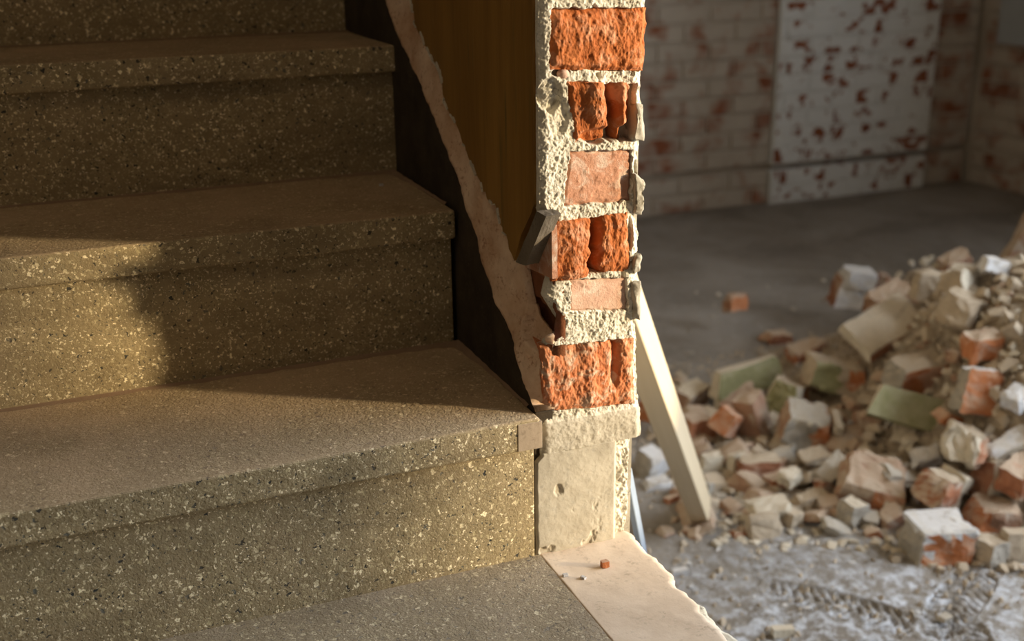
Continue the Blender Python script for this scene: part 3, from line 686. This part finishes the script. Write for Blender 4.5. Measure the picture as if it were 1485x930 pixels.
piece('plaster_slab', 1288, 472, (.23, .13, .035), (30, -16, 6), ['r_cream', 'r_dark', 'r_mortar'], 'largest pale flat plaster slab lying sloped on the left shoulder of the heap', 'plaster', 9, [((0, -.9, -.4), 1, .55), ((0, 0, -1), 1, .5)], cut=.3, up=.045, amp=.003)
piece(B, 1290, 434, (.16, .09, .06), (10, -14, 10), ['r_dustybrick', 'r_orange'], 'dusty brown brick with orange tip lying behind the large pale slab', 'brick', 10, [(R_, 1, .6)], up=.04, patch=[(F_, .1, 0, 1, .5, 1)])
piece(B, 1343, 414, (.07, .05, .08), (6, 5, -18), ['r_mortar', 'r_orange'], 'upright tan brick end poking up behind the large pale slab', 'brick', 11, [((0, 0, -1), 1, .3)], up=.05)
piece(B, 1233, 420, (.12, .10, .11), (0, 6, -20), ['r_white', 'r_dark', 'r_grey'], 'white plastered brick block with red left side at the back of the heap', 'brick', 12, [(L_, 1, .5)], lift=.11, coat=('mortar_coat', (.10, .09, .06), (.01, -.02, .045), 'r_white', 0))
piece(B, 1281, 411, (.075, .06, .06), (20, 20, 20), ['r_dark', 'r_brick'], 'dark red brick end right of the white plastered block at the back', 'brick', 13, [(F_, 1, .6)], up=.02)
o = piece(B, 1067, 439, (.075, .05, .05), (0, 6, 10), ['r_dark', 'r_orange', 'r_cream'], 'lone small red brick bit on the bare floor behind the heap', 'brick', 14, [(F_, 1, .6), (R_, 2, .7)], lift=.05)
piece(B, 1126, 489, (.10, .06, .035), (0, 8, -5), ['r_brick', 'r_dark'], 'flat reddish brick sliver on the floor behind the green curved slab', 'brick', 15, [(F_, 1, .6)], lift=.03)
piece(B, 1172, 508, (.14, .07, .045), (8, -10, 4), ['r_brick', 'r_dark'], 'reddish dusty brick piece lying between large pale slab and green faced brick', 'brick', 16, [], lift=.04, patch=[(F_, .2, 0, 1, .0, 1)])
piece('painted_plaster', 1078, 548, (.235, .06, .085), (-10, -4, 4), ['r_green', 'r_cream', 'r_mortar'], 'wide khaki green painted plaster slab with cream broken top at the left', 'plaster', 17, [(T_, 1, .35), (R_, 2, .5), (L_, 1, .6)], cut=.3, up=.045, lift=.07, amp=.0015)
piece('plaster_chunk', 1140, 578, (.12, .09, .10), (10, 15, 35), ['r_cream', 'r_green', 'r_mortar', 'r_orange'], 'wedge of cream plaster with green left side below the wide green slab', 'plaster', 18, [(L_, 1, .5), (T_, 2, .6), (R_, 3, .8)], cut=.35, lift=.09, patch=[(F_, .1, 0, 1, .3, 3)])
piece(B, 1054, 611, (.065, .06, .06), (25, 20, 35), ['r_orange'], 'bright orange brick cube tilted on the left end of the heap', 'brick', 19, [], cut=.1, jit=.05, up=.03, amp=.002)
piece(B, 1092, 605, (.075, .07, .12), (-12, -14, 30), ['r_dustybrick', 'r_brick'], 'upright dusty brown brick right of the bright orange cube', 'brick', 20, [(R_, 1, .6)], cut=.2, lift=.1)
piece(B, 1065, 573, (.10, .04, .09), (-30, 8, -16), ['r_dustybrick', 'r_cream'], 'pinkish plaster backed brick slab leaning above the orange cube', 'brick', 21, [(L_, 1, .5), (T_, 1, .6)], lift=.09)
piece(B, 1168, 622, (.135, .10, .10), (12, 14, -24), ['r_dustybrick', 'r_orange', 'r_grey', 'r_cream'], 'rounded grey brown brick with framed orange end in the middle of the heap', 'brick', 22, [(R_, 1, .5), (F_, 2, .7), (T_, 2, .8)], cut=.3, lift=.09, coat=('mortar_coat', (.02, .085, .024), (.064, -.004, .04), 'r_cream', 0), patch=[(F_, .1, 0, 1, .25, 1), (F_, .1, 0, 1, .82, 3), (F_, .1, 2, 1, .75, 3)])
piece(B, 1000, 575, (.11, .07, .06), (12, -10, 20), ['r_dustybrick', 'r_cream'], 'dusty pink brick end right beside the upper part of the batten', 'brick', 23, [(T_, 1, .7)], lift=.06)
piece(B, 1012, 620, (.10, .08, .06), (0, 10, 10), ['r_brick', 'r_dustybrick'], 'reddish brick just right of the leaning batten', 'brick', 24, [], lift=.06)
piece(B, 948, 590, (.08, .06, .06), (0, 0, 25), ['r_orange', 'r_cream'], 'orange brick glimpsed left of the batten beside the wall end', 'brick', 25, [(T_, 1, .6)], lift=.06)
piece('plaster_chunk', 948, 672, (.075, .07, .065), (10, 5, 10), ['r_white', 'r_grey'], 'round white plaster lump on the floor left of the batten', 'plaster', 26, [(L_, 1, .7)], lift=.06, cut=.4)
piece('plaster_chunk', 952, 702, (.07, .05, .025), (0, 0, -8), ['r_white'], 'flat white plaster flake in front of the round lump by the wall', 'plaster', 27, [], lift=.02)
piece('plaster_chunk', 1031, 673, (.05, .03, .05), (-8, 4, -10), ['r_cream'], 'square cream plaster piece next to the middle of the batten', 'plaster', 28, [], lift=.05, cut=.1)
piece('plaster_chunk', 1067, 672, (.045, .025, .05), (-8, 4, 14), ['r_cream'], 'square cream plaster piece second from the batten', 'plaster', 29, [], lift=.05, cut=.12)
piece(B, 1104, 679, (.12, .06, .055), (0, 0, -14), ['r_dark', 'r_mortar'], 'dark shaded brown brick lying behind the small red brick slice', 'brick', 30, [(T_, 1, .8)], lift=.05)
piece(B, 1136, 694, (.085, .04, .028), (8, -8, -6), ['r_brick', 'r_mortar'], 'thin red brick slice at the front foot of the heap', 'brick', 31, [], lift=.03)
piece('plaster_shard', 1183, 661, (.085, .05, .018), (14, -4, 0), ['r_mortar'], 'flat rounded tan plaster shard under the rounded grey brown brick', 'plaster', 32, [], lift=.03, up=.012)
piece('plaster_shard', 1207, 680, (.10, .05, .016), (20, -30, 12), ['r_grey'], 'long grey plaster shard tipped up left of the big dusty pink slab', 'plaster', 33, [], lift=.03, up=.02)
piece('plaster_shard', 1305, 690, (.10, .05, .018), (18, 22, -8), ['r_grey'], 'grey plaster shard lying on top of the big dusty pink slab', 'plaster', 34, [], up=.05)
piece('plaster_shard', 1310, 624, (.062, .02, .06), (-30, 6, -20), ['r_cream'], 'cream trapezoid plaster shard standing below the long green slab', 'plaster', 35, [], cut=.35, up=.03)
piece('plaster_shard', 1340, 663, (.07, .045, .025), (35, -6, -12), ['r_white'], 'bluish white plaster flake left of the cream mortar block', 'plaster', 36, [], up=.035)
piece('plaster_shard', 1318, 645, (.05, .03, .035), (10, 6, 30), ['r_cream'], 'small cream lump between the trapezoid shard and the white flake', 'plaster', 37, [], up=.02)
piece('plaster_shard', 1112, 734, (.095, .05, .022), (28, 2, -8), ['r_cream'], 'pale oval plaster flake topmost of the little cluster at front left', 'plaster', 38, [], lift=.03, cut=.4, up=.028)
piece('plaster_shard', 1109, 763, (.08, .035, .055), (-18, 3, -10), ['r_mortar'], 'rounded tan plaster piece under the pale oval flake', 'plaster', 39, [], lift=.05, cut=.4)
piece('plaster_shard', 1148, 750, (.055, .045, .035), (10, 12, 20), ['r_mortar', 'r_dustybrick'], 'tan plaster lump right of the pale oval flake', 'plaster', 40, [], lift=.035)
piece('plaster_chunk', 1238, 742, (.055, .045, .05), (6, 8, 8), ['r_grey', 'r_cream'], 'grey cube of mortar at the foot of the big dusty pink slab', 'rubble', 41, [(T_, 1, .6)], lift=.05)
piece('plaster_shard', 1213, 766, (.085, .035, .018), (20, 28, -10), ['r_grey', 'r_cream'], 'thin grey slab sloping right at the front foot of the heap', 'plaster', 42, [], lift=.03, cut=.15)
piece(B, 1196, 704, (.05, .035, .03), (0, 10, 10), ['r_brick'], 'small round red brick lump left of the big dusty pink slab', 'brick', 43, [], lift=.03, cut=.4)
piece('plaster_shard', 1174, 722, (.075, .035, .022), (10, -6, -5), ['r_mortar'], 'tan plaster sliver behind the pale oval flake', 'plaster', 44, [], lift=.03)
piece('plaster_chunk', 1148, 690, (.06, .035, .03), (10, -5, 20), ['r_cream'], 'cream plaster lump lying on the thin red brick slice', 'plaster', 45, [], up=.03)
piece(B, 1418, 568, (.10, .06, .105), (-14, 10, -18), ['r_grey', 'r_white', 'r_orange'], 'grey plastered brick standing with white top edge on the right slope', 'brick', 46, [(T_, 1, .6), (R_, 1, .6), ((0, -1, -.5), 2, .97)], cut=.2, up=.03, patch=[(F_, .2, 0, 1, .35, 2)])
piece(B, 1425, 500, (.085, .06, .06), (10, -8, -14), ['r_orange', 'r_cream', 'r_brick'], 'orange brick with cream right end high on the right slope', 'brick', 47, [(R_, 1, .5), (T_, 2, .6)], up=.03)
piece('mortar_chunk', 1400, 448, (.13, .09, .07), (8, 12, 15), ['r_mortar'], 'broad tan mortar lump below the yellowish boulder', 'rubble', 48, [], cut=.4, up=.01, amp=.008)
piece('mortar_chunk', 1388, 413, (.085, .07, .085), (0, 10, 20), ['r_cream', 'r_mortar'], 'yellowish boulder of mortar near the top of the heap', 'rubble', 49, [(L_, 1, .5)], cut=.4, up=.02, amp=.008)
piece(B, 1384, 379, (.095, .06, .04), (12, -24, -12), ['r_dustybrick', 'r_brick'], 'dusty brown brick tipped up on the crest of the heap', 'brick', 50, [], up=.03)
piece('plaster_chunk', 1443, 384, (.07, .05, .035), (0, 10, -14), ['r_white', 'r_cream'], 'white plaster lump on the crest of the heap right of the tipped brick', 'plaster', 51, [], up=.02)
piece(B, 1440, 750, (.12, .075, .07), (6, 6, -16), ['r_dustybrick', 'r_orange'], 'dusty brick with orange left end right of the foremost brick', 'brick', 52, [(L_, 1, .5)], lift=.06, patch=[(F_, .1, 0, -1, .3, 1)])
piece(B, 1478, 690, (.10, .07, .07), (16, -12, 20), ['r_brick', 'r_grey', 'r_white'], 'pinkish brick with grey underside at the right edge of the heap', 'brick', 53, [((0, -.6, -.8), 1, .6)], up=.03)
piece('mortar_chunk', 1432, 797, (.08, .06, .055), (0, 6, 12), ['r_mortar', 'r_grey'], 'tan mortar stone on the floor right of the foremost brick', 'rubble', 54, [(F_, 1, .6)], lift=.055, cut=.35)
piece('mortar_chunk', 1478, 790, (.08, .05, .07), (0, 6, -12), ['r_mortar'], 'tan mortar stone in the lower right beside the dusty brick', 'rubble', 55, [], lift=.06)
piece('plaster_slab', 1468, 641, (.14, .05, .025), (22, -26, -10), ['r_cream', 'r_white'], 'pale slab tipped towards the right above the pinkish brick', 'plaster', 56, [(T_, 1, .5)], up=.03)
piece('plaster_chunk', 1476, 577, (.06, .05, .04), (12, -14, 10), ['r_white'], 'white stone on the right slope beside the grey plastered brick', 'plaster', 57, [], up=.02, cut=.35)
piece(B, 1385, 352+165, (.05, .04, .03), (0, 10, 20), ['r_dustybrick'], 'small pinkish brick bit left of the orange brick on the right slope', 'brick', 58, [], up=.01)
piece(B, 1378, 605, (.07, .05, .03), (10, 20, -10), ['r_orange', 'r_cream'], 'narrow orange brick sliver beneath the brick with orange end', 'brick', 59, [(T_, 1, .8)], up=.01)
piece('plaster_chunk', 1137, 916, (.05, .022, .018), (0, 4, -12), ['r_cream'], 'pale brick shaped plaster chip alone on the floor in the foreground', 'plaster', 60, [], lift=.02, cut=.1, cuts=1, amp=.001)
piece('plaster_chunk', 984, 829, (.04, .018, .012), (0, 0, -8), ['r_white'], 'bluish white chip on the floor just beyond the landing edge', 'plaster', 61, [], lift=.012, cut=.15, cuts=1, amp=.001)
piece('plaster_chunk', 1370, 916-20, (.03, .02, .01), (0, 0, 10), ['r_grey'], 'small grey chip lying among the boot prints', 'plaster', 62, [], lift=.01, cuts=1, amp=.001)
q = at(1478, 335, y=1.42)
o = frombm('leaning_slab', detail_chunk((.14, .06, .36), 63, .3, .1, 2, .004, []), 'r_dustybrick'); o.location = (q[0]+.06, q[1], q[2]-.06); o.rotation_euler = (math.radians(-8), math.radians(24), -.4)
tag(o, 'pale pinkish slab standing up behind the crest at the right edge', 'slab')

# loose smaller pieces, copied from a few chunk meshes
def pool(nm, mat, n, base, seed):
    out = []
    for k in range(n):
        g = random.Random(seed+k); dims = (base*g.uniform(.7, 1.3), base*g.uniform(.5, 1.0), base*g.uniform(.22, .6))
        bm = simple_chunk(dims, seed+k, .45, .3, .4); me = bpy.data.meshes.new(nm); bmesh.ops.recalc_face_normals(bm, faces=bm.faces); bm.to_mesh(me); bm.free(); me.materials.append(M[mat]); out.append(me)
    return out
def clear_of(q, rad, kf=.66): return all(np.hypot(q[0]-k[0][0], q[1]-k[0][1]) > k[1]*kf+rad*.35 for k in KEY)
SC = [
 ('brick_piece', 'r_dustybrick', .066, 30, (985, 545, 1484, 765), 'dusty brick piece wedged among the larger blocks', 'brick', 'dusty brick pieces among the larger blocks'),
 ('mortar_piece', 'r_mortar', .055, 28, (970, 545, 1484, 745), 'broken mortar piece wedged among the larger blocks', 'rubble', 'broken mortar pieces among the larger blocks'),
 ('grey_shard', 'r_grey', .05, 22, (1000, 590, 1400, 760), 'flat grey plaster shard lying among the larger blocks', 'plaster', 'flat grey shards among the larger blocks'),  # name, material, size, count, pixel box, label, category, group, chance to sit among the big pieces
 ('mortar_lump', 'r_mortar', .042, 85, (1330, 380, 1570, 640), 'fist sized tan mortar lump lying loose on the upper right slope', 'rubble', 'tan mortar lumps on the upper right slope'),
 ('plaster_lump', 'r_cream', .026, 115, (1300, 375, 1570, 660), 'small cream plaster lump lying loose on the upper right slope', 'plaster', 'small cream plaster lumps on the upper right slope'),
 ('pebble_lump', 'r_dustybrick', .024, 36, (1300, 385, 1484, 600), 'small pinkish brick crumb lump loose on the upper right slope', 'brick', 'small pinkish lumps on the upper right slope'),
 ('plaster_bit', 'r_white', .022, 40, (1230, 600, 1484, 740), 'small white plaster bit lying in the gaps lower on the heap', 'plaster', 'small white plaster bits lower on the heap'),
 ('brick_bit', 'r_brick', .034, 44, (960, 560, 1484, 780), 'small red brick bit lying between the larger pieces of the heap', 'brick', 'small red brick bits between the larger pieces'),
 ('mortar_bit', 'r_mortar', .028, 48, (940, 560, 1330, 740), 'small tan mortar bit lying in the left half of the heap', 'rubble', 'small tan mortar bits in the left half of the heap'),
 ('plaster_chip', 'r_cream', .023, 46, (1040, 690, 1300, 800), 'small cream plaster chip strewn along the front foot of the heap', 'plaster', 'small cream chips along the front foot'),
 ('floor_chip', 'r_white', .013, 46, (935, 700, 1240, 900), 'tiny white plaster chip scattered over the trodden floor', 'plaster', 'tiny white chips on the trodden floor'),
 ('stone_chip', 'r_grey', .018, 26, (945, 400, 1220, 560), 'small grey stone chip on the bare floor behind the heap', 'rubble', 'small grey chips on the floor behind'),
 ('mortar_clod', 'r_mortar', .028, 30, (1290, 700, 1560, 830), 'small tan mortar clod around the bricks at the lower right', 'rubble', 'small tan clods at the lower right'),
]
NOUN = dict(pebble_lump='small pinkish brick lump', brick_piece='dusty pinkish brick piece', mortar_piece='broken tan mortar piece', grey_shard='flat grey plaster shard', mortar_lump='loose tan mortar lump', plaster_lump='loose cream plaster lump', plaster_bit='small white plaster bit', brick_bit='small red brick bit', mortar_bit='loose tan mortar lump', plaster_chip='loose cream plaster lump',
            floor_chip='tiny white floor chip', stone_chip='small grey stone chip', mortar_clod='loose tan mortar lump')
LOOSE = []
for si, (nm, mat, base, cnt, bx, lab, cat, grp) in enumerate(SC):
    ms = pool(nm, mat, 8, base, 500+si*20); g = random.Random(900+si); n = 0; tries = 0
    while n < cnt and tries < cnt*14:
        tries += 1
        q = on_heap(g.uniform(bx[0], bx[2]), g.uniform(bx[1], bx[3]), base*.2)
        if not (.55 < q[0] < 2.4 and .1 < q[1] < 2.6): continue
        if not clear_of(q, base, .45 if bx[1] < 400 else .66): continue
        o = bpy.data.objects.new(nm, g.choice(ms)); link(o); k = g.uniform(.7, 1.35); o.scale = (k, k, k)
        o.location = q; tl = 1.1 if bx[1] < 400 else .5; o.rotation_euler = (g.uniform(-tl, tl), g.uniform(-tl, tl), g.uniform(0, 6.3)); tag(o, lab, cat, grp); KEY.append((q, base*.3)); n += 1; LOOSE.append((o, proj(q), NOUN[nm]))
ORD = ['nearest', 'second', 'third', 'fourth', 'fifth', 'sixth', 'seventh', 'eighth', 'ninth', 'tenth', 'eleventh', 'twelfth'] + ['%dth' % k for k in range(13, 40)]
by = {}
for o, (px, py), noun in LOOSE:
    a, (ax_, ay_) = min(ANP, key=lambda t: math.hypot(t[1][0]-px, t[1][1]-py)); dx, dy = px-ax_, py-ay_
    dr = ('right of' if dx > 0 else 'left of') if abs(dx) > abs(dy) else ('below' if dy > 0 else 'above')
    by.setdefault((noun, dr, a), []).append((math.hypot(dx, dy), o))
for (noun, dr, a), L in by.items():
    L.sort(key=lambda t: t[0])
    for k, (_, o) in enumerate(L): o['label'] = '%s %s %s' % (noun, dr, a) if len(L) == 1 else '%s %s %s %s' % (ORD[k], noun, dr, a)
# fine gravel: past counting
g = random.Random(77); V = []; F = []
for k in range(14000):
    t = g.random()
    if t < .72: x, y = g.uniform(.72, 2.2), g.uniform(.38, 1.7)
    else: x, y = g.uniform(.55, 1.5), g.uniform(.3, 1.2)
    h = float(heap(np.array(x), np.array(y)))
    if h < .004 and g.random() < .72: continue
    s = g.choice((.003, .004, .005, .007, .009))*g.uniform(.7, 1.3); z = ZF+max(h, 0)+s*.4; a0 = g.uniform(0, 6.3); n0 = len(V)
    for j in range(3): V.append((x+s*math.cos(a0+j*2.1)*g.uniform(.6, 1.2), y+s*math.sin(a0+j*2.1)*g.uniform(.6, 1.2), z-s*.6))
    V.append((x+s*g.uniform(-.3, .3), y+s*g.uniform(-.3, .3), z+s*.6)); V.append((x+s*.6, y+s*.4, z+s*.4))
    F += [(n0, n0+1, n0+3), (n0+1, n0+2, n0+4), (n0+1, n0+4, n0+3), (n0+2, n0+3, n0+4), (n0+2, n0, n0+3)]
tag(mesh('gravel', V, F, 'r_mortar'), 'fine pale grit strewn over heap and floor', 'grit', kind='stuff')

# ------------------------------------------------------------------ batten leaning on the wall, thin board beside the landing
foot = at(1018, 744, z=ZF+.004); topp = at(868, 335, x=.150)
ax = Vector(topp-foot); Ln = ax.length; ax.normalize()
bm = box_bm(-.019, .019, -.036, .036, 0, Ln, .0015, 1)
o = frombm('wooden_batten', bm, 'wood')
side = Vector((math.cos(-.50), math.sin(-.50), 0)); side = (side-ax*side.dot(ax)).normalized(); fr = ax.cross(side)
mwx = Matrix.Identity(4)
for i in range(3): mwx[i][0] = side[i]; mwx[i][1] = fr[i]; mwx[i][2] = ax[i]; mwx[i][3] = foot[i]
o.matrix_world = mwx; tag(o, 'pale wooden batten leaning against the wall end over the rubble', 'batten')
A0 = at(910, 690, x=.1325); B0 = at(932, 803, x=.27); axb = Vector(B0-A0); Lb = axb.length; axb.normalize(); nb_ = Vector((.8, -.6, 0)); sb = axb.cross(nb_).normalized(); nb_ = sb.cross(axb)
axb2 = axb; end = Vector(A0)+axb*(Lb*3); kz = (ZF+.01-A0[2])/axb.z; Lb = kz
bm = box_bm(-.011, .011, -.004, .004, 0, Lb, .001, 1); o = frombm('thin_board', bm, 'blue_board'); mwx = Matrix.Identity(4)
for i in range(3): mwx[i][0] = sb[i]; mwx[i][1] = nb_[i]; mwx[i][2] = axb[i]; mwx[i][3] = A0[i]
o.matrix_world = mwx; tag(o, 'thin bluish grey board propped behind the foot of the wall end', 'board')
